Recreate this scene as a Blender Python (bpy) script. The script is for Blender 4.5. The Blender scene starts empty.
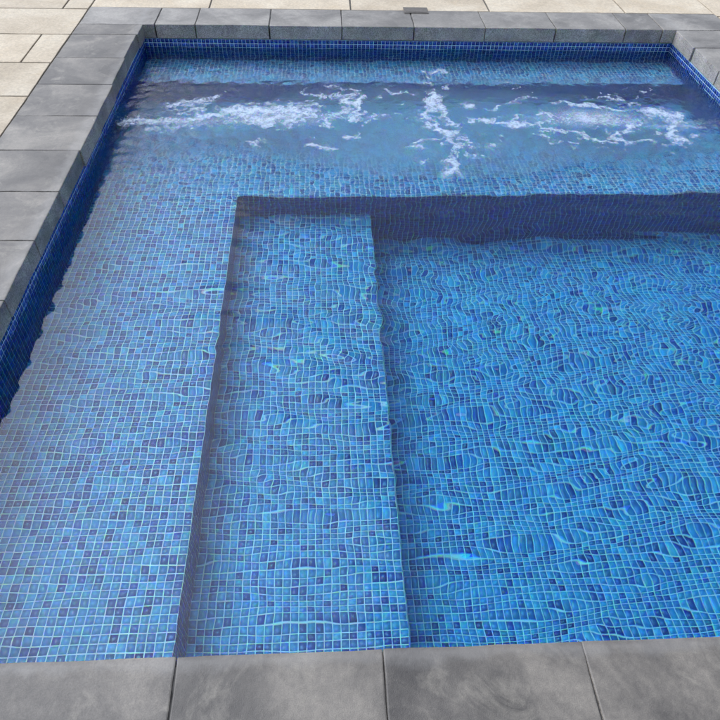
import bpy, bmesh, math, random
import numpy as np
from mathutils import Matrix, Vector

random.seed(7)
rng = np.random.default_rng(7)
S = bpy.context.scene
COL = S.collection

# ------------------------------------------------------------------ camera
F_PX, CAM_H, PITCH, ROLL, YAW = 664.3, 1.5005, 0.797, 0.0374, 0.0725
cy, sy, cp, sp = math.cos(YAW), math.sin(YAW), math.cos(PITCH), math.sin(PITCH)
fwd = Vector((sy * cp, cy * cp, -sp)); right0 = Vector((cy, -sy, 0)); up0 = right0.cross(fwd)
rt = right0 * math.cos(ROLL) + up0 * math.sin(ROLL)
up = -right0 * math.sin(ROLL) + up0 * math.cos(ROLL)
cam_data = bpy.data.cameras.new('camera')
cam_data.sensor_width = 36; cam_data.lens = 36 * F_PX / 720
cam_data.clip_start = 0.05; cam_data.clip_end = 2000
cam = bpy.data.objects.new('camera', cam_data); COL.objects.link(cam)
m = Matrix.Identity(4)
for i in range(3):
    m[i][0] = rt[i]; m[i][1] = up[i]; m[i][2] = -fwd[i]
m[0][3], m[1][3], m[2][3] = 0, 0, CAM_H
cam.matrix_world = m
S.camera = cam

# ------------------------------------------------------------------ sky and sun
SUN_EL, SUN_AZ = 49.0, -52.0        # azimuth clockwise from +Y: ahead and to the left, veiled by thin cloud
w = bpy.data.worlds.new('World'); S.world = w; w.use_nodes = True
nt = w.node_tree; nt.nodes.clear()
out = nt.nodes.new('ShaderNodeOutputWorld'); bg = nt.nodes.new('ShaderNodeBackground')
sky = nt.nodes.new('ShaderNodeTexSky'); sky.sky_type = 'NISHITA'; sky.sun_disc = False
sky.sun_elevation = math.radians(SUN_EL); sky.sun_rotation = math.radians(SUN_AZ)
sky.dust_density = 3.0; sky.air_density = 1.0
tc = nt.nodes.new('ShaderNodeTexCoord')
mp = nt.nodes.new('ShaderNodeMapping'); mp.inputs['Scale'].default_value = (1, 1, 1.6)
mp.inputs['Location'].default_value = (0.35, 0.1, 0.2)
ns = nt.nodes.new('ShaderNodeTexNoise'); ns.inputs['Scale'].default_value = 2.2; ns.inputs['Detail'].default_value = 5
ns.inputs['Roughness'].default_value = 0.55
rp = nt.nodes.new('ShaderNodeValToRGB')
rp.color_ramp.elements[0].position = 0.35; rp.color_ramp.elements[0].color = (0.38, 0.38, 0.38, 1)
rp.color_ramp.elements[1].position = 0.62; rp.color_ramp.elements[1].color = (0.92, 0.92, 0.92, 1)
mx = nt.nodes.new('ShaderNodeMix'); mx.data_type = 'RGBA'

# thin cloud glows round the veiled sun
_az, _el = math.radians(SUN_AZ), math.radians(SUN_EL)
dt = nt.nodes.new('ShaderNodeVectorMath'); dt.operation = 'DOT_PRODUCT'
dt.inputs[1].default_value = (math.sin(_az) * math.cos(_el), math.cos(_az) * math.cos(_el), math.sin(_el))
nt.links.new(tc.outputs['Generated'], dt.inputs[0])
def wmath(op, a, b):
    x = nt.nodes.new('ShaderNodeMath'); x.operation = op
    for i, v in enumerate((a, b)):
        if hasattr(v, 'links'): nt.links.new(v, x.inputs[i])
        else: x.inputs[i].default_value = v
    return x.outputs[0]
gl = wmath('ADD', wmath('MULTIPLY', wmath('POWER', wmath('MAXIMUM', dt.outputs['Value'], 0.0), 11.0), 4.2), 1.0)
cover = wmath('ADD', wmath('MULTIPLY', rp.outputs['Color'], 0.42), wmath('MULTIPLY', wmath('POWER', wmath('MAXIMUM', dt.outputs['Value'], 0.0), 2.5), 0.75))
nt.links.new(wmath('MINIMUM', cover, 0.95), mx.inputs[0])
vs_ = nt.nodes.new('ShaderNodeVectorMath'); vs_.operation = 'SCALE'; vs_.inputs[0].default_value = (7.0, 7.5, 8.6)
nt.links.new(gl, vs_.inputs['Scale']); nt.links.new(vs_.outputs[0], mx.inputs[7])
nt.links.new(tc.outputs['Generated'], mp.inputs['Vector']); nt.links.new(mp.outputs[0], ns.inputs['Vector'])
nt.links.new(ns.outputs['Fac'], rp.inputs['Fac']); pass
nt.links.new(sky.outputs['Color'], mx.inputs[6]); nt.links.new(mx.outputs[2], bg.inputs['Color'])
bg.inputs['Strength'].default_value = 0.1
nt.links.new(bg.outputs[0], out.inputs['Surface'])

sun_d = bpy.data.lights.new('sun', 'SUN'); sun_d.energy = 0.8; sun_d.angle = math.radians(70)
sun_d.color = (1.0, 0.98, 0.95)
sun = bpy.data.objects.new('sun', sun_d); COL.objects.link(sun)
az, el = math.radians(SUN_AZ), math.radians(SUN_EL)
sdir = Vector((math.sin(az) * math.cos(el), math.cos(az) * math.cos(el), math.sin(el)))
sun.rotation_euler = (-sdir).to_track_quat('-Z', 'Y').to_euler()

S.view_settings.view_transform = 'Standard'; S.view_settings.look = 'None'
S.view_settings.exposure = 0.58; S.view_settings.gamma = 1.0
S.cycles.use_denoising = True
S.cycles.max_bounces = 10; S.cycles.transmission_bounces = 10; S.cycles.diffuse_bounces = 6; S.cycles.volume_bounces = 6
S.cycles.caustics_refractive = True; S.cycles.caustics_reflective = False
S.cycles.blur_glossy = 0.0; S.cycles.sample_clamp_indirect = 8.0

# ------------------------------------------------------------------ helpers
def mesh_object(name, me, mat, parent=None, loc=None):
    o = bpy.data.objects.new(name, me); COL.objects.link(o)
    if mat is not None and not me.materials: me.materials.append(mat)
    if parent is not None: o.parent = parent
    if loc is not None: o.location = loc
    return o

def tag(o, label=None, cat=None, group=None, kind=None):
    if label: o['label'] = label
    if cat: o['category'] = cat
    if group: o['group'] = group
    if kind: o['kind'] = kind
    return o

def box_mesh(name, boxes):
    vs, fs = [], []
    for (x0, x1, y0, y1, z0, z1) in boxes:
        b = len(vs)
        vs += [(x, y, z) for z in (z0, z1) for y in (y0, y1) for x in (x0, x1)]
        fs += [tuple(b + i for i in f) for f in ((0, 2, 3, 1), (4, 5, 7, 6), (0, 1, 5, 4), (2, 6, 7, 3), (0, 4, 6, 2), (1, 3, 7, 5))]
    me = bpy.data.meshes.new(name); me.from_pydata(vs, [], fs); me.update()
    return me

class NT:
    def __init__(s, name):
        s.m = bpy.data.materials.new(name); s.m.use_nodes = True
        s.t = s.m.node_tree; s.t.nodes.clear()
        s.out = s.t.nodes.new('ShaderNodeOutputMaterial')
    def n(s, typ, **kw):
        nd = s.t.nodes.new('ShaderNode' + typ)
        for k, v in kw.items():
            if k in ('ins',):
                for a, b in v.items(): nd.inputs[a].default_value = b
            else: setattr(nd, k, v)
        return nd
    def l(s, a, b): s.t.links.new(a, b)
    def ramp(s, src, stops):
        r = s.n('ValToRGB'); e = r.color_ramp.elements
        while len(e) < len(stops): e.new(0.5)
        for i, (p, c) in enumerate(stops):
            e[i].position = p; e[i].color = (*c, 1) if len(c) == 3 else c
        s.l(src, r.inputs['Fac']); return r.outputs['Color']
    def mix(s, a, b, fac, blend='MIX'):
        x = s.n('Mix', data_type='RGBA', blend_type=blend)
        for v, i in ((fac, 0), (a, 6), (b, 7)):
            if hasattr(v, 'links'): s.l(v, x.inputs[i])
            else: x.inputs[i].default_value = v if i == 0 else (*v, 1)
        return x.outputs[2]
    def math(s, op, a, b=None, c=None, clamp=False):
        x = s.n('Math', operation=op, use_clamp=clamp)
        for i, v in enumerate((a, b, c)):
            if v is None: continue
            if hasattr(v, 'links'): s.l(v, x.inputs[i])
            else: x.inputs[i].default_value = v
        return x.outputs[0]

# ------------------------------------------------------------------ materials
def tile_material():
    N = NT('glazed_mosaic')
    at = N.n('Attribute', attribute_name='tile'); sep = N.n('SeparateColor'); N.l(at.outputs['Color'], sep.inputs[0])
    tone, seed, dark = sep.outputs[0], sep.outputs[1], sep.outputs[2]
    uv = N.n('UVMap', uv_map='UVMap')
    # each glaze has its own blue; dark tiles carry a paler cloud in the middle
    light = N.ramp(tone, [(0.0, (0.018, 0.20, 0.51)), (0.45, (0.025, 0.275, 0.62)), (0.8, (0.036, 0.345, 0.72)), (1.0, (0.08, 0.46, 0.84))])
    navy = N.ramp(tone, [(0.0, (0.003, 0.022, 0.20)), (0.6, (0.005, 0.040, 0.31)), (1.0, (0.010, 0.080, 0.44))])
    nz = N.n('TexNoise', noise_dimensions='4D', ins={'Scale': 2.2, 'Detail': 3.0}); N.l(uv.outputs[0], nz.inputs['Vector'])
    N.l(N.math('MULTIPLY', seed, 57.0), nz.inputs['W'])
    vm = N.n('VectorMath', operation='DISTANCE'); N.l(uv.outputs[0], vm.inputs[0]); vm.inputs[1].default_value = (0.5, 0.5, 0)
    blot = N.math('SUBTRACT', N.math('ADD', nz.outputs['Fac'], 0.02), N.math('MULTIPLY', vm.outputs['Value'], 0.75))
    blotc = N.ramp(blot, [(0.38, (0, 0, 0)), (0.52, (1, 1, 1))])
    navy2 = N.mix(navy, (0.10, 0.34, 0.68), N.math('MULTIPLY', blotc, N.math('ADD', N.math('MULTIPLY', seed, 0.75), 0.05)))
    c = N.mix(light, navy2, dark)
    mott = N.ramp(nz.outputs['Fac'], [(0.3, (0.66, 0.72, 0.78)), (0.7, (1.30, 1.22, 1.14))])
    c = N.mix(c, mott, 1.0, 'MULTIPLY')
    p = N.n('BsdfPrincipled', ins={'Roughness': 0.22, 'IOR': 1.5}); N.l(c, p.inputs['Base Color'])
    N.l(p.outputs[0], N.out.inputs['Surface'])
    return N.m

def grout_material():
    N = NT('pale_grout')
    tcn = N.n('TexCoord'); nz = N.n('TexNoise', ins={'Scale': 9.0, 'Detail': 6.0}); N.l(tcn.outputs['Object'], nz.inputs['Vector'])
    c = N.ramp(nz.outputs['Fac'], [(0.3, (0.46, 0.78, 0.94)), (0.7, (0.60, 0.87, 0.97))])
    p = N.n('BsdfPrincipled', ins={'Roughness': 0.8}); N.l(c, p.inputs['Base Color'])
    N.l(p.outputs[0], N.out.inputs['Surface']); return N.m

def stone_material(name, dark, mid, pale, stain, bump=0.25, rough=0.75, spread=0.16, lime=False):
    N = NT(name)
    geo = N.n('TexCoord'); oi = N.n('ObjectInfo')
    off = N.n('VectorMath', operation='ADD'); N.l(geo.outputs['Object'], off.inputs[0])
    mul = N.n('VectorMath', operation='SCALE'); N.l(oi.outputs['Random'], mul.inputs['Scale']); mul.inputs[0].default_value = (31, 17, 9)
    N.l(mul.outputs[0], off.inputs[1]); V = off.outputs[0]
    def noise(sc, det=5, rg=0.55, dist=0.0):
        n = N.n('TexNoise', ins={'Scale': sc, 'Detail': det, 'Roughness': rg, 'Distortion': dist}); N.l(V, n.inputs['Vector']); return n.outputs['Fac']
    big = noise(3.2, 7, 0.6, 0.5); fine = noise(60, 4, 0.7); grit = noise(420, 2, 0.6)
    c = N.ramp(big, [(0.36, dark), (0.5, mid), (0.66, pale)])
    st = N.ramp(noise(6.5, 8, 0.68, 1.2), [(0.53, (0, 0, 0)), (0.68, (1, 1, 1))])
    c = N.mix(c, stain, N.math('MULTIPLY', st, 0.55))
    dk = N.ramp(noise(4.4, 6, 0.62, 0.3), [(0.56, (0, 0, 0)), (0.75, (1, 1, 1))])
    c = N.mix(c, dark, N.math('MULTIPLY', dk, 0.8))
    c = N.mix(c, N.ramp(fine, [(0.25, (0.78, 0.78, 0.79)), (0.75, (1.18, 1.18, 1.16))]), 1.0, 'MULTIPLY')
    c = N.mix(c, N.ramp(grit, [(0.3, (0.80, 0.80, 0.80)), (0.7, (1.18, 1.18, 1.18))]), 1.0, 'MULTIPLY')
    if lime:                                   # pale lime bloom along the water's edge
        gp = N.n('NewGeometry'); sx = N.n('SeparateXYZ'); N.l(gp.outputs['Position'], sx.inputs[0])
        dl = N.math('ABSOLUTE', N.math('SUBTRACT', sx.outputs[0], -1.105)); dfar = N.math('ABSOLUTE', N.math('SUBTRACT', sx.outputs[0], 2.262))
        dn = N.math('ABSOLUTE', N.math('SUBTRACT', sx.outputs[1], 0.553))
        dd = N.math('MINIMUM', N.math('MINIMUM', dl, dfar), N.math('MULTIPLY', dn, 2.0))
        dd = N.math('ADD', dd, N.math('MULTIPLY', N.math('SUBTRACT', noise(9, 6, 0.7), 0.5), 0.16))
        lm = N.ramp(dd, [(0.0, (1, 1, 1)), (0.045, (0, 0, 0))])
        c = N.mix(c, (0.30, 0.29, 0.275), N.math('MULTIPLY', lm, 0.28))
    # each piece its own tone
    tonev = N.math('ADD', N.math('MULTIPLY', oi.outputs['Random'], spread), 1.0 - spread / 2)
    comb = N.n('CombineColor')
    for i in range(3): N.l(tonev, comb.inputs[i])
    c = N.mix(c, comb.outputs[0], 1.0, 'MULTIPLY')
    if lime:                                   # sawn vertical faces are paler and pitted
        gn = N.n('NewGeometry'); sn = N.n('SeparateXYZ'); N.l(gn.outputs['True Normal'], sn.inputs[0])
        side = N.math('SUBTRACT', 1.0, N.math('ABSOLUTE', sn.outputs[2]), clamp=True)
        pit = N.ramp(noise(170, 3, 0.75), [(0.36, (0.75, 0.76, 0.78)), (0.62, (2.4, 2.4, 2.4))])
        c = N.mix(c, N.mix(c, pit, 1.0, 'MULTIPLY'), side)
    # white specks
    vo = N.n('TexVoronoi', ins={'Scale': 16.0}); N.l(V, vo.inputs['Vector'])
    sk = N.math('LESS_THAN', vo.outputs['Distance'], 0.045)
    sepc = N.n('SeparateColor'); N.l(vo.outputs['Color'], sepc.inputs[0])
    sk = N.math('MULTIPLY', sk, N.math('GREATER_THAN', sepc.outputs[0], 0.86))
    c = N.mix(c, (0.62, 0.62, 0.60), N.math('MULTIPLY', sk, 0.8))
    b1 = N.n('Bump', ins={'Strength': bump, 'Distance': 0.004}); N.l(N.math('ADD', N.math('MULTIPLY', grit, 0.5), fine), b1.inputs['Height'])
    p = N.n('BsdfPrincipled', ins={'Roughness': rough, 'Specular IOR Level': 0.6}); N.l(c, p.inputs['Base Color']); N.l(b1.outputs[0], p.inputs['Normal'])
    N.l(p.outputs[0], N.out.inputs['Surface']); return N.m

def plain_noise_material(name, a, b, scale=30, rough=0.85, bump=0.3, metallic=0.0):
    N = NT(name); tcn = N.n('TexCoord'); nz = N.n('TexNoise', ins={'Scale': scale, 'Detail': 6.0}); N.l(tcn.outputs['Object'], nz.inputs['Vector'])
    c = N.ramp(nz.outputs['Fac'], [(0.3, a), (0.7, b)])
    bm = N.n('Bump', ins={'Strength': bump, 'Distance': 0.003}); N.l(nz.outputs['Fac'], bm.inputs['Height'])
    p = N.n('BsdfPrincipled', ins={'Roughness': rough, 'Metallic': metallic}); N.l(c, p.inputs['Base Color']); N.l(bm.outputs[0], p.inputs['Normal'])
    N.l(p.outputs[0], N.out.inputs['Surface']); return N.m

def water_material():
    N = NT('clear_pool_water')
    # real water splits light slightly: one refraction for each primary
    tcn = N.n('TexCoord'); at = N.n('Attribute', attribute_name='chop'); sp_ = N.n('SeparateColor'); N.l(at.outputs['Color'], sp_.inputs[0])
    mpn = N.n('Mapping', ins={'Scale': (1, 1, 1)}); N.l(tcn.outputs['Object'], mpn.inputs['Vector'])
    n1 = N.n('TexNoise', ins={'Scale': 26.0, 'Detail': 4.0, 'Roughness': 0.6}); N.l(mpn.outputs[0], n1.inputs['Vector'])
    bmp = N.n('Bump', ins={'Strength': 1.0}); N.l(N.math('MULTIPLY', sp_.outputs[0], 0.005), bmp.inputs['Distance']); N.l(n1.outputs['Fac'], bmp.inputs['Height'])
    acc = None
    for col, ior in (((1, 0, 0), 1.3305), ((0, 1, 0), 1.3345), ((0, 0, 1), 1.3395)):
        r = N.n('BsdfRefraction', ins={'Color': (*col, 1), 'IOR': ior, 'Roughness': 0.0}); N.l(bmp.outputs[0], r.inputs['Normal'])
        if acc is None: acc = r.outputs[0]
        else:
            a = N.n('AddShader'); N.l(acc, a.inputs[0]); N.l(r.outputs[0], a.inputs[1]); acc = a.outputs[0]
    g = N.n('BsdfGlossy', ins={'Roughness': 0.0}); N.l(bmp.outputs[0], g.inputs['Normal'])
    fr = N.n('Fresnel', ins={'IOR': 1.334}); N.l(bmp.outputs[0], fr.inputs['Normal'])
    mxs = N.n('MixShader'); N.l(fr.outputs[0], mxs.inputs[0]); N.l(acc, mxs.inputs[1]); N.l(g.outputs[0], mxs.inputs[2])
    N.l(mxs.outputs[0], N.out.inputs['Surface'])
    va = N.n('VolumeAbsorption', ins={'Color': (0.12, 0.86, 0.985, 1), 'Density': 0.80}); N.l(va.outputs[0], N.out.inputs['Volume'])
    return N.m

M_TILE = tile_material(); M_GROUT = grout_material()
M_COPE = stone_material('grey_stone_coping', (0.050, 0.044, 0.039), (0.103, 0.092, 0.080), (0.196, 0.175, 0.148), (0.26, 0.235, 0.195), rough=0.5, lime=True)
M_COPE_PALE_SHEEN = stone_material('pale_sheen_stone_coping', (0.130, 0.120, 0.108), (0.200, 0.185, 0.166), (0.29, 0.268, 0.238), (0.32, 0.30, 0.27), rough=0.5, lime=True)  # far and right stones: paler batch, with low-angle sky sheen put into its colour
M_SLAB = stone_material('cream_sandstone_slab', (0.44, 0.365, 0.265), (0.51, 0.43, 0.32), (0.57, 0.495, 0.38), (0.51, 0.41, 0.28), bump=0.12, rough=0.8, spread=0.16)
M_JOINT = plain_noise_material('dark_jointing_sand', (0.07, 0.065, 0.055), (0.13, 0.12, 0.10), 80)
M_MORTAR = plain_noise_material('grey_mortar', (0.02, 0.02, 0.02), (0.12, 0.115, 0.11), 18)
M_GROUND = plain_noise_material('pale_gravel_ground', (0.20, 0.18, 0.15), (0.34, 0.31, 0.27), 12)
M_WATER = water_material()

# ------------------------------------------------------------------ dimensions (metres, coping top at z = 0)
XL, XR, YN, YF = -1.100, 2.255, 0.553, 4.357       # tiled wall faces
CXL, CXR, CYN, CYF = -1.085, 2.242, 0.568, 4.342   # coping edges over the water
TH = 0.079
WZ = -0.137
Z_SEAT, Z_STEP, Z_FLOOR, Z_WELL, Z_BENCH = -0.40, -0.61, -0.88, -0.59, -0.33
X_SEAT, X_STEP, Y_SEAT, Y_WELL, Y_BENCH = -0.42, 0.232, 2.852, 3.50, 4.027
ZT = -0.087                                        # top of the tiling
P = 0.025                                          # mosaic pitch

# ------------------------------------------------------------------ mosaic tiles
TG = 0.0026 / 2; HT = 0.0009; CH = 0.0006
def tile_unit():
    a = TG; b = P - TG; c = TG + CH; d = P - TG - CH
    v = np.array([(a, a, -.0005), (b, a, -.0005), (b, b, -.0005), (a, b, -.0005), (c, c, HT), (d, c, HT), (d, d, HT), (c, d, HT)])
    f = np.array([(4, 5, 6, 7), (0, 1, 5, 4), (1, 2, 6, 5), (2, 3, 7, 6), (3, 0, 4, 7)])
    return v, f
TV, TF = tile_unit()
TUV = np.clip((TV[:, :2] - TG) / (P - 2 * TG), 0, 1)

def tile_attr(n, dark_frac):
    r = rng.random(n); q = rng.random(n)
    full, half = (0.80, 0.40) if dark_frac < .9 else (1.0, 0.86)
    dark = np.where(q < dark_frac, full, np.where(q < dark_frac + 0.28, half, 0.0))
    dark = np.clip(dark + rng.normal(0, 0.05, n) * (dark > 0), 0, 1)
    return np.stack([r, rng.random(n), dark, np.ones(n)], 1)

def tiles_mesh(name, places, attrs):
    """places: n x (origin 3, u 3, v 3, n 3)"""
    n = len(places); A = np.asarray(places, float)
    O, U, V, W = A[:, 0:3], A[:, 3:6], A[:, 6:9], A[:, 9:12]
    jit = rng.normal(0, 0.00022, (n, 1, 3))
    sc = np.ones((n, 8, 3)) * TV[None]
    sc[:, :, :2] += jit[:, :, :2]
    sc[:, 4:, 2] += np.abs(rng.normal(0, 0.00012, (n, 1))) + rng.normal(0, 0.00008, (n, 4))
    X = O[:, None] + sc[:, :, 0:1] * U[:, None] + sc[:, :, 1:2] * V[:, None] + sc[:, :, 2:3] * W[:, None]
    me = bpy.data.meshes.new(name)
    me.vertices.add(n * 8); me.vertices.foreach_set('co', X.reshape(-1))
    F = (TF[None] + (np.arange(n) * 8)[:, None, None]).reshape(-1)
    me.loops.add(n * 20); me.loops.foreach_set('vertex_index', F.astype(np.int32))
    me.polygons.add(n * 5); me.polygons.foreach_set('loop_start', np.arange(0, n * 20, 4, dtype=np.int32))
    me.polygons.foreach_set('loop_total', np.full(n * 5, 4, dtype=np.int32))
    me.update(calc_edges=True)
    uvl = me.uv_layers.new(name='UVMap'); uv = np.tile(TUV[TF].reshape(1, 20, 2), (n, 1, 1))
    uvl.data.foreach_set('uv', uv.reshape(-1).astype(np.float32))
    at = me.attributes.new('tile', 'FLOAT_COLOR', 'CORNER')
    at.data.foreach_set('color', np.repeat(attrs, 20, axis=0).reshape(-1).astype(np.float32))
    me.materials.append(M_TILE)
    return me

def rect_tiles(o, u, v, nrm, lu, lv):
    """tile a rectangle of lu x lv metres, clipped rows dropped into the grout"""
    nu, nv = int(round(lu / P)), int(round(lv / P))
    pu, pv = lu / nu, lv / nv
    o, u, v, nrm = map(np.array, (o, u, v, nrm)); res = []
    for i in range(nu):
        for j in range(nv):
            res.append(np.concatenate([o + u * (i * pu) + v * (j * pv), u * (pu / P), v * (pv / P), nrm]))
    return res

PROTO = []
def proto_tiles(k=48, dark_frac=0.26):
    for i in range(k):
        PROTO.append(tiles_mesh('tile', [np.array([0, 0, 0, 1, 0, 0, 0, 1, 0, 0, 0, 1.0])], tile_attr(1, dark_frac)))
proto_tiles()

def lay(parent, name, places, dark_frac, individual=None):
    """individual: number of tiles nearest the camera laid as objects of their own"""
    places = [np.asarray(p, float) for p in places]
    if individual:
        cpos = np.array([0, 0, CAM_H])
        def vis(p):
            d = p[:3] - cpos; dz = d.dot(np.array(fwd)); x = F_PX * d.dot(np.array(rt)) / dz; y = F_PX * d.dot(np.array(up)) / dz
            return dz if abs(x) < 375 and -290 < y < 360 and p[11] > 0.9 else 99
        places.sort(key=vis)
        for p in places[:individual]:
            o = bpy.data.objects.new('mosaic_tile', PROTO[random.randrange(len(PROTO))]); COL.objects.link(o)
            o.parent = parent
            o.scale = (p[3], p[7], 1); o.location = (p[0] + rng.normal(0, .0002), p[1] + rng.normal(0, .0002), p[2] + abs(rng.normal(0, .0001)))
            if parent.type == 'EMPTY' or True:
                o.location -= Vector(parent.location)
        places = places[individual:]
    me = tiles_mesh(name, places, tile_attr(len(places), dark_frac))
    o = mesh_object(name, me, None, parent); o.location = -Vector(parent.location)
    o['kind'] = 'stuff'
    return o

def solid(name, boxes, mat=M_GROUT, parent=None):
    return mesh_object(name, box_mesh(name, boxes), mat, parent)

T = 0.25
# floor of the deep part
fl = solid('pool_floor', [(X_STEP - .02, XR + .03, YN - .03, Y_SEAT + .02, Z_FLOOR - T, Z_FLOOR)]); tag(fl, kind='structure')
lay(fl, 'floor_mosaic', rect_tiles((X_STEP, YN, Z_FLOOR), (1, 0, 0), (0, 1, 0), (0, 0, 1), XR - X_STEP, Y_SEAT - YN), .27, 300)
wl = solid('footwell_floor', [(XL - .03, XR + .03, Y_WELL - .02, Y_BENCH + .02, Z_WELL - T, Z_WELL)]); tag(wl, kind='structure')
lay(wl, 'footwell_mosaic', rect_tiles((XL, Y_WELL, Z_WELL), (1, 0, 0), (0, 1, 0), (0, 0, 1), XR - XL, Y_BENCH - Y_WELL), .27)

seat = solid('seat_ledge', [(XL - .03, X_SEAT, YN - .03, Y_SEAT, -1.0, Z_SEAT), (XL - .03, XR + .03, Y_SEAT, Y_WELL, -1.0, Z_SEAT)])
tag(seat, 'broad L-shaped underwater ledge of pale blue mosaic along the left wall', 'ledge')
pl = rect_tiles((XL, YN, Z_SEAT), (1, 0, 0), (0, 1, 0), (0, 0, 1), X_SEAT - XL, Y_WELL - YN)
pl += rect_tiles((X_SEAT, Y_SEAT, Z_SEAT), (1, 0, 0), (0, 1, 0), (0, 0, 1), XR - X_SEAT, Y_WELL - Y_SEAT)
lay(seat, 'ledge_mosaic', pl, .26, 300)
pl = rect_tiles((X_SEAT, YN, Z_STEP), (0, 1, 0), (0, 0, 1), (1, 0, 0), Y_SEAT - YN, Z_SEAT - Z_STEP)
pl += rect_tiles((X_STEP, Y_SEAT, Z_FLOOR), (1, 0, 0), (0, 0, 1), (0, -1, 0), XR - X_STEP, Z_SEAT - Z_FLOOR)
pl += rect_tiles((X_SEAT, Y_SEAT, Z_STEP), (1, 0, 0), (0, 0, 1), (0, -1, 0), X_STEP - X_SEAT, Z_SEAT - Z_STEP)
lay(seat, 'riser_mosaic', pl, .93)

step = solid('underwater_step', [(X_SEAT, X_STEP, YN - .03, Y_SEAT, -1.0, Z_STEP)])
tag(step, 'long narrow underwater step of blue mosaic between the left ledge and the deep floor', 'step')
pl = rect_tiles((X_SEAT, YN, Z_STEP), (1, 0, 0), (0, 1, 0), (0, 0, 1), X_STEP - X_SEAT, Y_SEAT - YN)
lay(step, 'step_mosaic', pl, .26, 300)
pl = rect_tiles((X_STEP, YN, Z_FLOOR), (0, 1, 0), (0, 0, 1), (1, 0, 0), Y_SEAT - YN, Z_STEP - Z_FLOOR)
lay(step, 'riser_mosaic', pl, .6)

bench = solid('bench_ledge', [(XL - .03, XR + .03, Y_BENCH, YF + .03, -1.0, Z_BENCH)])
tag(bench, 'narrow mosaic bench under the water against the far wall, beyond the white foam', 'bench')
pl = rect_tiles((XL, Y_BENCH, Z_BENCH), (1, 0, 0), (0, 1, 0), (0, 0, 1), XR - XL, YF - Y_BENCH)
lay(bench, 'bench_mosaic', pl, .26)
pl = rect_tiles((XL, Y_BENCH, Z_WELL), (1, 0, 0), (0, 0, 1), (0, -1, 0), XR - XL, Z_BENCH - Z_WELL)
lay(bench, 'riser_mosaic', pl, .93)

WB = -1.0
def wall(box, label, rects):
    wv = solid('pool_wall', [box]); tag(wv, label, 'pool wall')
    pls = []
    for r in rects: pls += rect_tiles(*r)
    lay(wv, 'wall_mosaic', pls, .93)
    return wv
hw = 36 * P

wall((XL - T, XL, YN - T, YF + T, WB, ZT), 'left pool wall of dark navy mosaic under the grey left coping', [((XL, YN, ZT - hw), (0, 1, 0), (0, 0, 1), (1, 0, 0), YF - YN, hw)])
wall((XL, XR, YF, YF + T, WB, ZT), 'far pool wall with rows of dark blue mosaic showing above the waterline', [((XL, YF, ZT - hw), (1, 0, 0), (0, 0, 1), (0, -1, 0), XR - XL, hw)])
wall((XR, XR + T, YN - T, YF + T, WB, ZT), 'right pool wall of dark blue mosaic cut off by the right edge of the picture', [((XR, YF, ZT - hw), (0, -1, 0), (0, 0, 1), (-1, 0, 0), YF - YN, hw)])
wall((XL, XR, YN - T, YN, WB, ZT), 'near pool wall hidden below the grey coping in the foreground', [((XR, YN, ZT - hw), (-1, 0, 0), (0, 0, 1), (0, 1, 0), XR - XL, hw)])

# ------------------------------------------------------------------ coping and paving
def slab_mesh(name, lx, ly, lz, bevel, uneven=0.0012, seg=2):
    """a stone block, its edges worn: subdivided rim, bevelled, slightly uneven; top centre at the origin"""
    bm = bmesh.new(); bmesh.ops.create_cube(bm, size=1)
    for v in bm.verts: v.co.x *= lx; v.co.y *= ly; v.co.z = (v.co.z - .5) * lz
    tops = [e for e in bm.edges if all(v.co.z > -1e-6 for v in e.verts) or (abs(e.verts[0].co.z - e.verts[1].co.z) > 1e-4)]
    bmesh.ops.bevel(bm, geom=tops, offset=bevel, segments=seg, profile=0.6, affect='EDGES')
    for ax, L in ((0, lx), (1, ly)):
        n = max(3, int(L / 0.06))
        for k in range(1, n):
            co = Vector((0, 0, 0)); co[ax] = -L / 2 + L * k / n
            no = Vector((0, 0, 0)); no[ax] = 1
            bmesh.ops.bisect_plane(bm, geom=bm.verts[:] + bm.edges[:] + bm.faces[:], plane_co=co, plane_no=no)
    import mathutils
    s = Vector((random.random() * 50, random.random() * 50, 0))
    for v in bm.verts:
        q = mathutils.noise.noise_vector(v.co * 14 + s)
        q2 = mathutils.noise.noise_vector(v.co * 3 + s)
        v.co += Vector((q.x, q.y, q.z * 0.25)) * uneven + Vector((q2.x, q2.y, q2.z * 0.4)) * uneven
    me = bpy.data.meshes.new(name); bm.to_mesh(me); bm.free()
    for p in me.polygons: p.use_smooth = False
    return me

def stone(name, x0, x1, y0, y1, z, lz, mat, parent, gap, bevel, uneven):
    lx, ly = x1 - x0 - gap, y1 - y0 - gap
    me = slab_mesh(name, lx, ly, lz, bevel, uneven)
    o = mesh_object(name, me, mat, parent, ((x0 + x1) / 2, (y0 + y1) / 2, z + random.uniform(-.0008, .0008)))
    o.rotation_euler = (random.gauss(0, .0009), random.gauss(0, .0009), random.gauss(0, .0012))
    return o

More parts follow.
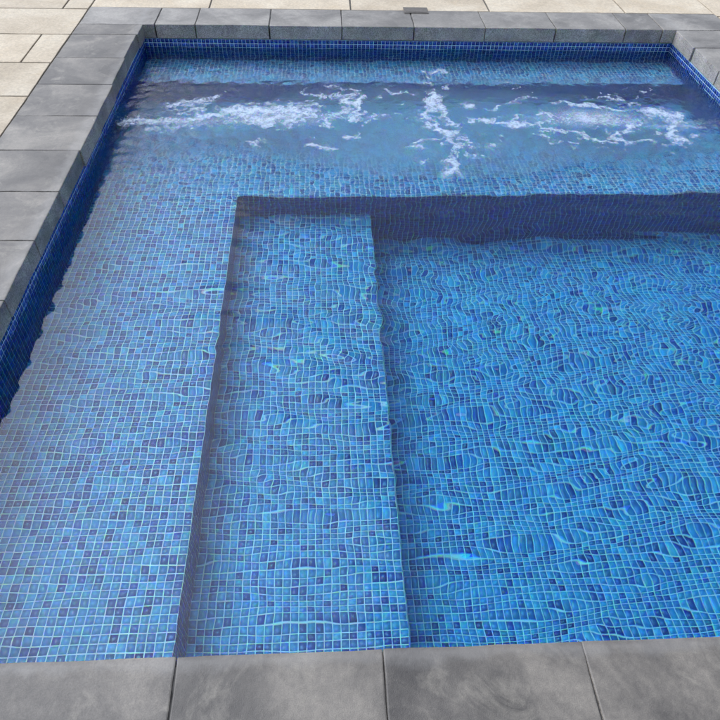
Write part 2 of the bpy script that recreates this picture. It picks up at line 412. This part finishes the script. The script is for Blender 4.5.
WS = 0.385
BED = -0.006
bedz0 = ZT - 0.002
coping = solid('pool_coping', [
    (CXL - WS + .01, CXL - .022, CYN - WS + .01, CYF + .29, bedz0, BED), (CXR + .022, CXR + WS - .01, CYN - WS + .01, CYF + .29, bedz0, BED),
    (CXL - .022, CXR + .022, CYF + .022, CYF + .29, bedz0, BED), (CXL - .022, CXR + .022, CYN - WS + .01, CYN - .022, bedz0, BED)], M_MORTAR)
tag(coping, kind='structure')
def cope(x0, x1, y0, y1, gap=0.004, mat=None):
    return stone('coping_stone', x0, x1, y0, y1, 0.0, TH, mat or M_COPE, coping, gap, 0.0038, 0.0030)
jl = [4.342, 4.178, 3.832, 3.486, 3.130, 2.797, 2.455, 2.113, 1.770, 1.428, 1.086, 0.744, CYN]
jits = [0, -.010, -.004, .002, .004, 0, .001, 0, 0, 0, 0, 0]
for i in range(len(jl) - 1):
    d = jits[i]
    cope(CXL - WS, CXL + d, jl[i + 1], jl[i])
jr = [4.342, 4.056, 3.713, 3.370, 3.027, 2.684, 2.341, 1.998, 1.655, 1.312, 0.969, 0.77, CYN]
for i in range(len(jr) - 1):
    cope(CXR + (0 if i == 0 else .008), CXR + WS, jr[i + 1], jr[i], .006, M_COPE_PALE_SHEEN)
fx = [CXL - WS, -1.018, -0.773, -0.323, 0.127, 0.577, 1.027, 1.477, 1.927, 2.165, CXR + WS]
for i in range(len(fx) - 1):
    cope(fx[i], fx[i + 1], CYF, CYF + .302, .007, M_COPE_PALE_SHEEN)
nx = [CXL - WS, -1.2345, -0.7845, -0.3345, 0.1155, 0.5655, 1.0155, 1.4655, 1.9155, 2.3655, CXR + WS]
for i in range(len(nx) - 1):
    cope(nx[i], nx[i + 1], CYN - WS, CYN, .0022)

# cream slabs laid in running bond; joints left open and sandy
PX0, PX1, PY0, PY1 = -4.0, 5.2, -1.2, 7.1
ox0, ox1, oy0, oy1 = CXL - WS - .004, CXR + WS + .004, CYN - WS - .004, CYF + .306
zb0, zb1 = -0.075, -0.010
patio = solid('patio', [(PX0, ox0 , PY0, PY1, zb0, zb1), (ox1, PX1, PY0, PY1, zb0, zb1), (ox0, ox1, oy1, PY1, zb0, zb1), (ox0, ox1, PY0, oy0, zb0, zb1)], M_JOINT)
tag(patio, kind='structure')
def paving(x0, x1, y0, y1):
    if x1 - x0 < 0.03 or y1 - y0 < 0.03: return
    stone('paving_slab', x0, x1, y0, y1, -0.003, 0.045, M_SLAB, patio, 0.011, 0.003, 0.0022)
ys = [PY0]
rows = []
y = 4.178 - 0.4145 * 13
while y < 4.5: rows.append((y, y + .4145)); y += .4145
rows = [r for r in rows if r[1] <= 4.7]
k0 = rows[-1][1]
rows[-1] = (rows[-1][0], 4.610)
rows.append((4.652 if False else 4.612, 5.06)); y = 5.06
while y < PY1 - .3: rows.append((y, y + .4145)); y += .4145
PW = 0.9145
for ri, (a, b) in enumerate(rows):
    if a < PY0: continue
    off = -1.64 if (ri % 2 == (len([r for r in rows if r[0] < 3.7])) % 2) else -1.64 - PW / 2
    if abs(a - 4.612) < .01: off = -1.6365 - PW * 0
    xs = [off + PW * k for k in range(-6, 12)]
    for c0, c1 in zip(xs[:-1], xs[1:]):
        c0, c1 = max(c0, PX0), min(c1, PX1)
        if c1 <= c0: continue
        if b <= oy0 or a >= oy1 - .045:
            aa = a
            if a < oy1 and c1 > ox0 and c0 < ox1:
                # row behind the far coping is notched round it
                if c0 < ox0: paving(c0, ox0, a, b); c0 = ox0
                if c1 > ox1: paving(ox1, c1, a, b); c1 = ox1
                aa = oy1
            paving(c0, c1, aa, b)
        else:
            yy0, yy1 = a, b
            if c0 < ox0: paving(c0, min(c1, ox0), a, b)
            if c1 > ox1: paving(max(c0, ox1), c1, a, b)
            if a < oy0 and c1 > ox0 and c0 < ox1: paving(max(c0, ox0), min(c1, ox1), a, oy0)

# ground sheet with the pool let into it
B = 400.0
vs = []
gx = [-B, PX0, PX1, B]; gy = [-B, PY0, PY1, B]
for yv in gy:
    for xv in gx: vs.append((xv, yv, -0.03))
fs = [(j * 4 + i, j * 4 + i + 1, j * 4 + i + 5, j * 4 + i + 4) for j in range(3) for i in range(3) if (i, j) != (1, 1)]
gm = bpy.data.meshes.new('ground'); gm.from_pydata(vs, [], fs)
tag(mesh_object('ground', gm, M_GROUND), kind='structure')

# ------------------------------------------------------------------ water surface
def sstep(a, b, x):
    t = np.clip((x - a) / (b - a), 0, 1); return t * t * (3 - 2 * t)
def envelope(X, Y):
    amp = 0.45 + 0.55 * sstep(0.55, 1.9, Y)
    return amp * (0.42 + 0.58 * sstep(XL, XL + 1.0, X)) * (1 - 0.55 * sstep(1.75, 2.3, Y))
def chop_mask(X, Y):
    c = 0.10 + 0.30 * sstep(2.35, 2.85, Y) + 0.60 * sstep(2.85, 3.15, Y + 0.06 * np.sin(X * 5))
    return (c - 0.10) * (1 - 0.70 * sstep(3.82, 4.02, Y)) * (0.75 + .25 * sstep(XL, XL + .5, X))
wr = np.random.default_rng(21)
WAVES = []
for i in range(30):                        # swell pushed out by the jets, running towards the near edge, crests sharper than troughs
    lam = float(np.clip(wr.lognormal(math.log(0.155), 0.28), 0.095, 0.42))
    WAVES.append((lam, wr.normal(0, 0.15) if i % 4 else wr.normal(0, 0.6), wr.uniform(0, 6.283), wr.uniform(.4, 1.6)))
CHOP = []
for i in range(60):
    CHOP.append((float(wr.uniform(0.035, 0.11)), wr.uniform(0, 6.283), wr.uniform(0, 6.283), 1.0))
SLOPE, CSLOPE = 0.070, 0.105
def water_h(X, Y):
    h = np.zeros_like(X)
    k1 = SLOPE * math.sqrt(2 / len(WAVES)) * 0.62
    Xw = X + 0.03 * np.sin(Y * 5.1 + 1.0) + 0.03 * np.sin(X * 3.3 + Y * 2.0)
    Yw = Y + 0.05 * np.sin(X * 3.7 + 0.4) + 0.014 * np.sin(X * 8.0 - Y * 4.0)
    for lam, th, ph, a in WAVES:
        k = 2 * math.pi / lam
        q = np.cos(k * (Xw * math.sin(th) + Yw * math.cos(th)) + ph)
        h += a * k1 / k * (np.exp(1.25 * q) - 1.43)
    h *= envelope(X, Y)
    c = np.zeros_like(X); k2 = CSLOPE * math.sqrt(2 / len(CHOP))
    for lam, th, ph, a in CHOP:
        k = 2 * math.pi / lam
        c += a * k2 / k * np.sin(k * (X * math.sin(th) + Y * math.cos(th)) + ph)
    return h + c * chop_mask(X, Y)

def grid_faces(nxv, nyv):
    i = np.arange((nxv - 1) * (nyv - 1)); r, c = i // (nxv - 1), i % (nxv - 1); a = r * nxv + c
    return np.stack([a, a + 1, a + nxv + 1, a + nxv], 1)
def np_mesh(name, V, F, smooth=True):
    me = bpy.data.meshes.new(name); me.vertices.add(len(V)); me.vertices.foreach_set('co', V.reshape(-1))
    k = F.shape[1]
    me.loops.add(F.size); me.loops.foreach_set('vertex_index', F.reshape(-1).astype(np.int32))
    me.polygons.add(len(F)); me.polygons.foreach_set('loop_start', np.arange(0, F.size, k, dtype=np.int32))
    me.polygons.foreach_set('loop_total', np.full(len(F), k, dtype=np.int32))
    me.polygons.foreach_set('use_smooth', np.full(len(F), smooth, dtype=bool))
    me.update(calc_edges=True); return me

dx = 0.0075
gxn, gyn = int((XR - XL + .02) / dx) + 1, int((YF - YN + .02) / dx) + 1
xs = np.linspace(XL - .01, XR + .01, gxn); ysv = np.linspace(YN - .01, YF + .01, gyn)
X, Y = np.meshgrid(xs, ysv)
Z = WZ + water_h(X, Y)
top = np.stack([X.ravel(), Y.ravel(), Z.ravel()], 1)
F = grid_faces(gxn, gyn)
me = np_mesh('water', top, F)
bmw = bmesh.new(); bmw.from_mesh(me)
bed = [e for e in bmw.edges if e.is_boundary]
ret = bmesh.ops.extrude_edge_only(bmw, edges=bed)
nv = [g for g in ret['geom'] if isinstance(g, bmesh.types.BMVert)]
for v in nv: v.co.z = -0.96
ne = [g for g in ret['geom'] if isinstance(g, bmesh.types.BMEdge) and g.is_boundary]
bmesh.ops.contextual_create(bmw, geom=ne)
for f in bmw.faces:
    if abs(f.normal.z) < 0.3 or f.calc_center_median().z < -.9: f.smooth = False
for e in bed:
    if e.is_valid: e.smooth = False
bmesh.ops.recalc_face_normals(bmw, faces=bmw.faces[:])
bmw.to_mesh(me); bmw.free()
at = me.attributes.new('chop', 'FLOAT_COLOR', 'POINT')
co = np.zeros(len(me.vertices) * 3); me.vertices.foreach_get('co', co); co = co.reshape(-1, 3)
cm = chop_mask(co[:, 0], co[:, 1]); at.data.foreach_set('color', np.repeat(cm[:, None], 4, 1).reshape(-1).astype(np.float32))
water = mesh_object('water', me, M_WATER); tag(water, kind='structure')

# ------------------------------------------------------------------ foam and bubbles churned up by the jets
def value_noise(X, Y, scale, seed):
    r = np.random.default_rng(seed).random((256, 256))
    x, y = X * scale + 50, Y * scale + 50
    i, j = np.floor(x).astype(int), np.floor(y).astype(int); fx_, fy_ = x - i, y - j
    fx_ = fx_ * fx_ * (3 - 2 * fx_); fy_ = fy_ * fy_ * (3 - 2 * fy_)
    g = lambda a, b: r[a % 256, b % 256]
    return (g(i, j) * (1 - fx_) + g(i + 1, j) * fx_) * (1 - fy_) + (g(i, j + 1) * (1 - fx_) + g(i + 1, j + 1) * fx_) * fy_
def fbm(X, Y, scale, seed, octv=4):
    t = 0; a = 1; n = 0
    for o in range(octv): t = t + a * value_noise(X, Y, scale * 2 ** o, seed + o); n += a; a *= 0.6
    return t / n
STROKES = [
    ([(-1.038, 3.325), (-0.95, 3.348), (-0.846, 3.338), (-0.747, 3.361), (-0.647, 3.396), (-0.442, 3.444)], 0.0152, 0.9),
    ([(-0.823, 3.523), (-0.721, 3.56), (-0.643, 3.586), (-0.593, 3.623)], 0.016, 0.8),
    ([(-0.642, 3.573), (-0.66, 3.501), (-0.707, 3.453), (-0.77, 3.452)], 0.0135, 0.8),
    ([(-0.888, 3.282), (-0.737, 3.294), (-0.586, 3.317), (-0.433, 3.33)], 0.0152, 0.5),
    ([(-0.523, 3.466), (-0.39, 3.468), (-0.257, 3.481), (-0.123, 3.494), (-0.058, 3.447)], 0.0239, 1.15),
    ([(-0.438, 3.398), (-0.28, 3.399), (-0.122, 3.412)], 0.0315, 1.0),
    ([(-0.407, 3.33), (-0.25, 3.32), (-0.121, 3.355)], 0.0156, 0.8),
    ([(-0.151, 3.53), (-0.069, 3.543), (-0.025, 3.568)], 0.0136, 0.8),
    ([(-0.514, 3.538), (-0.397, 3.564), (-0.33, 3.54)], 0.0086, 0.6),
    ([(-0.099, 3.719), (-0.014, 3.669), (0.098, 3.657), (0.183, 3.684)], 0.0135, 0.9),
    ([(0.015, 3.773), (0.129, 3.775), (0.185, 3.736)], 0.0103, 0.8),
    ([(0.125, 3.62), (0.162, 3.57), (0.208, 3.621)], 0.0201, 1.1),
    ([(0.19, 3.57), (0.196, 3.473), (0.21, 3.415), (0.155, 3.38)], 0.0155, 1.0),
    ([(-0.005, 3.355), (0.038, 3.413), (0.093, 3.461), (0.137, 3.497)], 0.0137, 1.0),
    ([(-0.015, 3.378), (0.016, 3.322)], 0.0127, 0.9),
    ([(0.222, 3.335), (0.273, 3.392), (0.331, 3.451)], 0.0085, 0.7),
    ([(0.148, 3.192), (0.117, 3.181)], 0.0082, 0.9),
    ([(-0.076, 3.087), (-0.026, 3.087), (0.034, 3.077)], 0.01, 0.8),
    ([(-0.357, 3.127), (-0.306, 3.117), (-0.275, 3.096)], 0.007, 0.7),
    ([(0.637, 3.677), (0.614, 3.588), (0.629, 3.526)], 0.0257, 1.15),
    ([(0.585, 3.575), (0.565, 3.453), (0.57, 3.36), (0.591, 3.27)], 0.0191, 1.1),
    ([(0.646, 3.526), (0.663, 3.407), (0.685, 3.338)], 0.0178, 1.0),
    ([(0.594, 3.292), (0.641, 3.248), (0.68, 3.227)], 0.0159, 1.0),
    ([(0.64, 3.162), (0.651, 3.1), (0.679, 3.079)], 0.0145, 1.0),
    ([(0.616, 2.959), (0.623, 2.902), (0.606, 2.855)], 0.0198, 1.0),
    ([(0.642, 3.039), (0.657, 2.999)], 0.0111, 0.8),
    ([(0.482, 3.141), (0.536, 3.162), (0.571, 3.194)], 0.0067, 0.7),
    ([(0.445, 3.078), (0.487, 3.089)], 0.0111, 0.8),
    ([(0.35, 3.725), (0.395, 3.713), (0.44, 3.7)], 0.0086, 0.8),
    ([(0.485, 3.701), (0.53, 3.689)], 0.0086, 0.8),
    ([(0.706, 3.81), (0.724, 3.77)], 0.0117, 0.8),
    ([(0.78, 3.565), (0.828, 3.553)], 0.0146, 0.9),
    ([(0.569, 3.836), (0.617, 3.85)], 0.0094, 0.8),
    ([(0.658, 3.992), (0.733, 4.008)], 0.0109, 0.8),
    ([(0.775, 3.362), (0.831, 3.374), (0.894, 3.363), (0.969, 3.329), (1.05, 3.329), (1.132, 3.33), (1.21, 3.274), (1.276, 3.241), (1.352, 3.242)], 0.0097, 1.0),
    ([(0.786, 3.362), (0.829, 3.362)], 0.0141, 0.9),
    ([(1.056, 3.434), (1.047, 3.364), (1.059, 3.318)], 0.0122, 1.0),
    ([(1.201, 3.459), (1.236, 3.424), (1.214, 3.377)], 0.0145, 0.9),
    ([(1.135, 3.23), (1.188, 3.23)], 0.0138, 0.9),
    ([(0.909, 3.505), (0.981, 3.53), (1.087, 3.631), (1.182, 3.671)], 0.0067, 0.7),
    ([(0.865, 3.09), (0.883, 3.08)], 0.0164, 0.8),
    ([(0.747, 2.999), (0.789, 3.009)], 0.01, 0.8),
    ([(0.473, 2.959), (0.49, 2.94)], 0.0079, 0.7),
    ([(0.733, 3.163), (0.748, 3.131)], 0.0156, 0.8),
    ([(1.317, 3.608), (1.416, 3.572), (1.506, 3.548), (1.586, 3.511), (1.679, 3.5)], 0.0092, 1.0),
    ([(1.583, 3.65), (1.657, 3.664), (1.708, 3.639)], 0.0076, 0.8),
    ([(1.704, 3.575), (1.787, 3.563)], 0.0087, 0.8),
    ([(1.375, 3.425), (1.456, 3.414), (1.515, 3.426)], 0.0084, 0.7),
    ([(1.796, 3.477), (1.846, 3.489), (1.912, 3.466), (1.945, 3.406)], 0.0228, 1.15),
    ([(1.902, 3.382), (1.857, 3.278), (1.817, 3.2)], 0.0202, 1.1),
    ([(1.807, 3.189), (1.863, 3.168), (1.898, 3.147)], 0.014, 1.0),
    ([(1.687, 3.323), (1.618, 3.266), (1.553, 3.232), (1.507, 3.188), (1.55, 3.156)], 0.0121, 1.0),
    ([(1.599, 3.145), (1.668, 3.146), (1.721, 3.146)], 0.0074, 0.8),
    ([(1.25, 3.263), (1.335, 3.22), (1.41, 3.166), (1.461, 3.145)], 0.0097, 0.9),
    ([(1.253, 3.112), (1.289, 3.092)], 0.0084, 0.8),
    ([(1.478, 3.113), (1.515, 3.113)], 0.0084, 0.8),
    ([(1.935, 3.212), (1.951, 3.212)], 0.0098, 0.8),
    ([(1.916, 3.301), (2.026, 3.302), (2.115, 3.303)], 0.0077, 0.35),
]
fs_ = 0.0036
FX, FY = np.meshgrid(np.arange(XL + .004, XR - .004, fs_), np.arange(2.75, 4.30, fs_))
WXn = FX + 0.075 * (fbm(FX, FY, 17, 5, 5) - .5) * 2; WYn = FY + 0.060 * (fbm(FX, FY, 17, 15, 5) - .5) * 2
Mk = np.full(FX.shape, -1.0)
def stroke(pts, r, st, ay=1.0):
    global Mk
    d = np.full(FX.shape, 9.0)
    if len(pts) == 1: pts = pts + pts
    for (x0, y0), (x1, y1) in zip(pts[:-1], pts[1:]):
        vx, vy = x1 - x0, (y1 - y0) * ay; L = vx * vx + vy * vy + 1e-12
        t = np.clip(((WXn - x0) * vx + (WYn - y0) * ay * vy) / L, 0, 1)
        d = np.minimum(d, np.hypot(WXn - x0 - t * vx, (WYn - y0) * ay - t * vy))
    Mk = np.maximum(Mk, st * np.exp(-(d / (r * 1.7)) ** 1.5))
for pts, r, st in STROKES: stroke(pts, r, st, 0.62 if len(pts) > 1 else 1)
fr_ = np.random.default_rng(4)
for i in range(95):                         # small floating flecks
    stroke([(fr_.uniform(-0.7, 2.0), fr_.normal(3.42, .28))], fr_.uniform(.003, .008), fr_.uniform(.8, 1.05), .7)
lace = fbm(FX, FY, 60, 33, 3)
ridge = 1 - 2 * np.abs(fbm(FX, FY, 26, 71, 4) - .5) * 2.2
Mf = Mk + 0.95 * (fbm(FX, FY, 30, 40, 5) - .5) + 0.55 * (lace - .5) + 0.22 * (ridge - .5)
Mf[Mk < 0.04] = -1
THR = 0.27
Hf = 0.0012 + np.clip((Mf - THR) * 0.008, 0, 0.0030) * (0.5 + fbm(FX, FY, 120, 60, 2))
film = np.zeros(FX.shape)                   # thin froth lying over the two jets, thinning out to nothing
wob = 0.7 + 0.9 * (fbm(FX, FY, 14, 90, 5) - .5) * 2
for cx_, cy_, rx_, ry_, a_ in ((-0.28, 3.395, .30, .085, .80), (-0.75, 3.345, .34, .036, .48), (0.05, 3.42, .14, .05, .40), (1.47, 3.40, .30, .105, .74), (1.95, 3.315, .28, .034, .42), (1.22, 3.40, .15, .05, .35)):
    q_ = np.hypot((FX + 0.3 * (WXn - FX) - cx_) / rx_, (FY + 0.4 * (WYn - FY) - cy_) / ry_)
    film = np.maximum(film, a_ * np.clip(1.15 - q_, 0, 1) ** 1.0 * np.clip(wob, 0.1, 1.3))
film[film < 0.03] = 0; film = np.minimum(film, 0.8)
ok = (Mf > THR) | (film > 0.03)
cell = ok[:-1, :-1] | ok[1:, :-1] | ok[:-1, 1:] | ok[1:, 1:]
fz = WZ + water_h(FX, FY) + Hf
ny_, nx_ = FX.shape
Ff = grid_faces(nx_, ny_)[cell.ravel()]
Vf = np.stack([FX.ravel(), FY.ravel(), fz.ravel()], 1)
dens = np.maximum(np.clip((Mf - THR) / 1.15, 0, 1), film).ravel()
used_ = np.unique(Ff); remap = np.zeros(len(Vf), int); remap[used_] = np.arange(len(used_))
fm = np_mesh('foam', Vf[used_], remap[Ff])
dat = fm.attributes.new('coverage', 'FLOAT_COLOR', 'POINT')
dat.data.foreach_set('color', np.repeat(dens[used_][:, None], 4, 1).reshape(-1).astype(np.float32))
def foam_material():
    N = NT('white_foam'); tcn = N.n('TexCoord')
    vo = N.n('TexVoronoi', ins={'Scale': 170.0}); N.l(tcn.outputs['Object'], vo.inputs['Vector'])
    nz = N.n('TexNoise', ins={'Scale': 38.0, 'Detail': 5.0}); N.l(tcn.outputs['Object'], nz.inputs['Vector'])
    c = N.ramp(nz.outputs['Fac'], [(0.3, (0.38, 0.48, 0.62)), (0.65, (0.52, 0.60, 0.72))])
    bm = N.n('Bump', ins={'Strength': 0.5, 'Distance': 0.003}); N.l(vo.outputs['Distance'], bm.inputs['Height'])
    p = N.n('BsdfPrincipled', ins={'Roughness': 0.45}); N.l(c, p.inputs['Base Color']); N.l(bm.outputs[0], p.inputs['Normal'])
    tr = N.n('BsdfTransparent'); mxs = N.n('MixShader')
    da = N.n('Attribute', attribute_name='coverage'); ds = N.n('SeparateColor'); N.l(da.outputs['Color'], ds.inputs[0])
    # bubbles sit close together in thick foam and leave a lace of holes where it is thin
    v2 = N.n('TexVoronoi', ins={'Scale': 95.0}); N.l(tcn.outputs['Object'], v2.inputs['Vector'])
    f0 = N.math('ADD', N.math('MULTIPLY', ds.outputs[0], 1.25), N.math('MULTIPLY', N.math('SUBTRACT', v2.outputs['Distance'], 0.55), 0.7))
    fac = N.math('MULTIPLY', N.math('SMOOTH_MIN', N.math('MAXIMUM', f0, 0.0), 1.0, 0.3), 0.86, clamp=True)
    N.l(fac, mxs.inputs[0]); N.l(tr.outputs[0], mxs.inputs[1]); N.l(p.outputs[0], mxs.inputs[2])
    N.l(mxs.outputs[0], N.out.inputs['Surface']); return N.m
tag(mesh_object('foam', fm, foam_material()), 'patches and threads of white foam drifting on the churned water', 'foam', kind='stuff')

# water clouded by bubbles too fine to see singly
def air_cloud(name, label, c, rad, dens):
    bm = bmesh.new(); bmesh.ops.create_icosphere(bm, subdivisions=5, radius=1)
    for v in bm.verts:
        q = mathutils.noise.noise_vector(v.co * 2.2 + Vector(c) * 5); v.co = (v.co + q * 0.22)
        v.co = Vector((v.co.x * rad[0] + c[0], v.co.y * rad[1] + c[1], v.co.z * rad[2] + c[2]))
        v.co.z = min(v.co.z, WZ - .035)
        v.co.x = min(max(v.co.x, XL + .01), XR - .01)
    for f in bm.faces: f.smooth = True
    cmh = bpy.data.meshes.new(name); bm.to_mesh(cmh); bm.free()
    N = NT('aerated_water')
    vp = N.n('VolumeScatter', ins={'Color': (0.66, 0.90, 1.0, 1), 'Density': dens, 'Anisotropy': 0.3}); N.l(vp.outputs[0], N.out.inputs['Volume'])
    tag(mesh_object(name, cmh, N.m), label, 'bubbles', kind='stuff')
import mathutils
air_cloud('aerated_water', 'milky blue haze of fine bubbles below the foam across the pool', (0.62, 3.42, -0.25), (1.35, .50, .10), 2.6)
M_BUB = plain_noise_material('air_bubbles', (0.85, 0.90, 0.95), (0.92, 0.95, 0.98), 20, 0.4, 0.0)
def bubbles(name, label, clouds, seed):
    r = np.random.default_rng(seed); Cs = []; Rs = []
    for (c, sx, sy, sz, n, r0, r1) in clouds:
        q = r.normal(0, 1, (n, 3)) * np.array([sx, sy, sz]) + np.array(c)
        q[:, 2] = np.minimum(q[:, 2], WZ - 0.012); Cs.append(q); Rs.append(r.uniform(r0, r1, n))
    C_ = np.concatenate(Cs); R_ = np.concatenate(Rs)
    k = (C_[:, 0] > XL + .01) & (C_[:, 0] < XR - .01) & (C_[:, 2] > Z_SEAT + .01); C_, R_ = C_[k], R_[k]
    ov = np.array([(1, 0, 0), (-1, 0, 0), (0, 1, 0), (0, -1, 0), (0, 0, 1), (0, 0, -1)], float)
    of = np.array([(0, 2, 4), (2, 1, 4), (1, 3, 4), (3, 0, 4), (2, 0, 5), (1, 2, 5), (3, 1, 5), (0, 3, 5)])
    V = C_[:, None] + ov[None] * R_[:, None, None]
    Fb = (of[None] + (np.arange(len(C_)) * 6)[:, None, None]).reshape(-1, 3)
    o = mesh_object(name, np_mesh(name, V.reshape(-1, 3), Fb), M_BUB)
    tag(o, label, 'bubbles', kind='stuff')
bubbles('bubble_plume', 'pale cloud of air bubbles under the foam left of centre', [
    ((-0.30, 3.44, -0.20), .17, .045, .022, 7000, .0010, .0022), ((-0.75, 3.42, -0.20), .20, .022, .018, 2000, .0012, .0026)], 1)
bubbles('bubble_plume', 'pale cloud of air bubbles under the foam near the right wall', [
    ((1.46, 3.47, -0.18), .16, .045, .022, 7000, .0010, .0022), ((1.95, 3.44, -0.22), .17, .016, .014, 2000, .0010, .0022)], 2)

# ------------------------------------------------------------------ jets in the side walls
M_JET = plain_noise_material('grey_blue_plastic', (0.03, 0.06, 0.10), (0.05, 0.09, 0.14), 40, 0.35, 0.05)
M_HOLE = plain_noise_material('dark_opening', (0.01, 0.012, 0.015), (0.015, 0.02, 0.025), 40, 0.6, 0.05)
def lathe(name, prof, n=40):
    vs = [(r * math.cos(2 * math.pi * k / n), r * math.sin(2 * math.pi * k / n), z) for r, z in prof for k in range(n)]
    f = [(i * n + k, i * n + (k + 1) % n, (i + 1) * n + (k + 1) % n, (i + 1) * n + k) for i in range(len(prof) - 1) for k in range(n)]
    f.append(tuple(range(n))[::-1]); f.append(tuple((len(prof) - 1) * n + k for k in range(n)))
    me = bpy.data.meshes.new(name); me.from_pydata(vs, [], f); me.update()
    for p_ in me.polygons: p_.use_smooth = len(p_.vertices) == 4
    return me
def jet(x, sgn, label):
    e = bpy.data.objects.new('pool_jet', None); COL.objects.link(e); e.location = (x, 3.44, -0.285)
    e.rotation_euler = (0, sgn * math.pi / 2, 0)
    tag(e, label, 'jet', 'water jets in the side walls')
    mesh_object('rim', lathe('rim', [(.046, -.001), (.046, .006), (.040, .010), (.030, .010), (.028, .004)]), M_JET, e)
    b = mesh_object('nozzle', lathe('nozzle', [(.027, .003), (.025, .012), (.018, .020), (.011, .023), (.010, .016)]), M_JET, e)
    mesh_object('opening', lathe('opening', [(.0098, .0165), (.0090, .0170)]), M_HOLE, b)
jet(XL, 1, 'round water jet sunk in the left pool wall below the foam line')
jet(XR, -1, 'round water jet sunk in the right pool wall below the foam line')

# ------------------------------------------------------------------ plate behind the far coping
M_PLATE = plain_noise_material('weathered_brown_grey_plate', (0.085, 0.075, 0.065), (0.13, 0.118, 0.105), 45, 0.7, 0.2)
pe = bpy.data.objects.new('cover_plate', None); COL.objects.link(pe); pe.location = (0.616, 4.637, 0.0)
tag(pe, 'small brown-grey rectangular plate lying over the edge of the far coping', 'cover plate')
mesh_object('plate', slab_mesh('plate', .158, .104, .004, .0015, .0003), M_PLATE, pe, (0, 0, .0055))
mesh_object('lid', slab_mesh('lid', .132, .080, .003, .001, .0002), M_PLATE, pe, (0, 0, .0070))
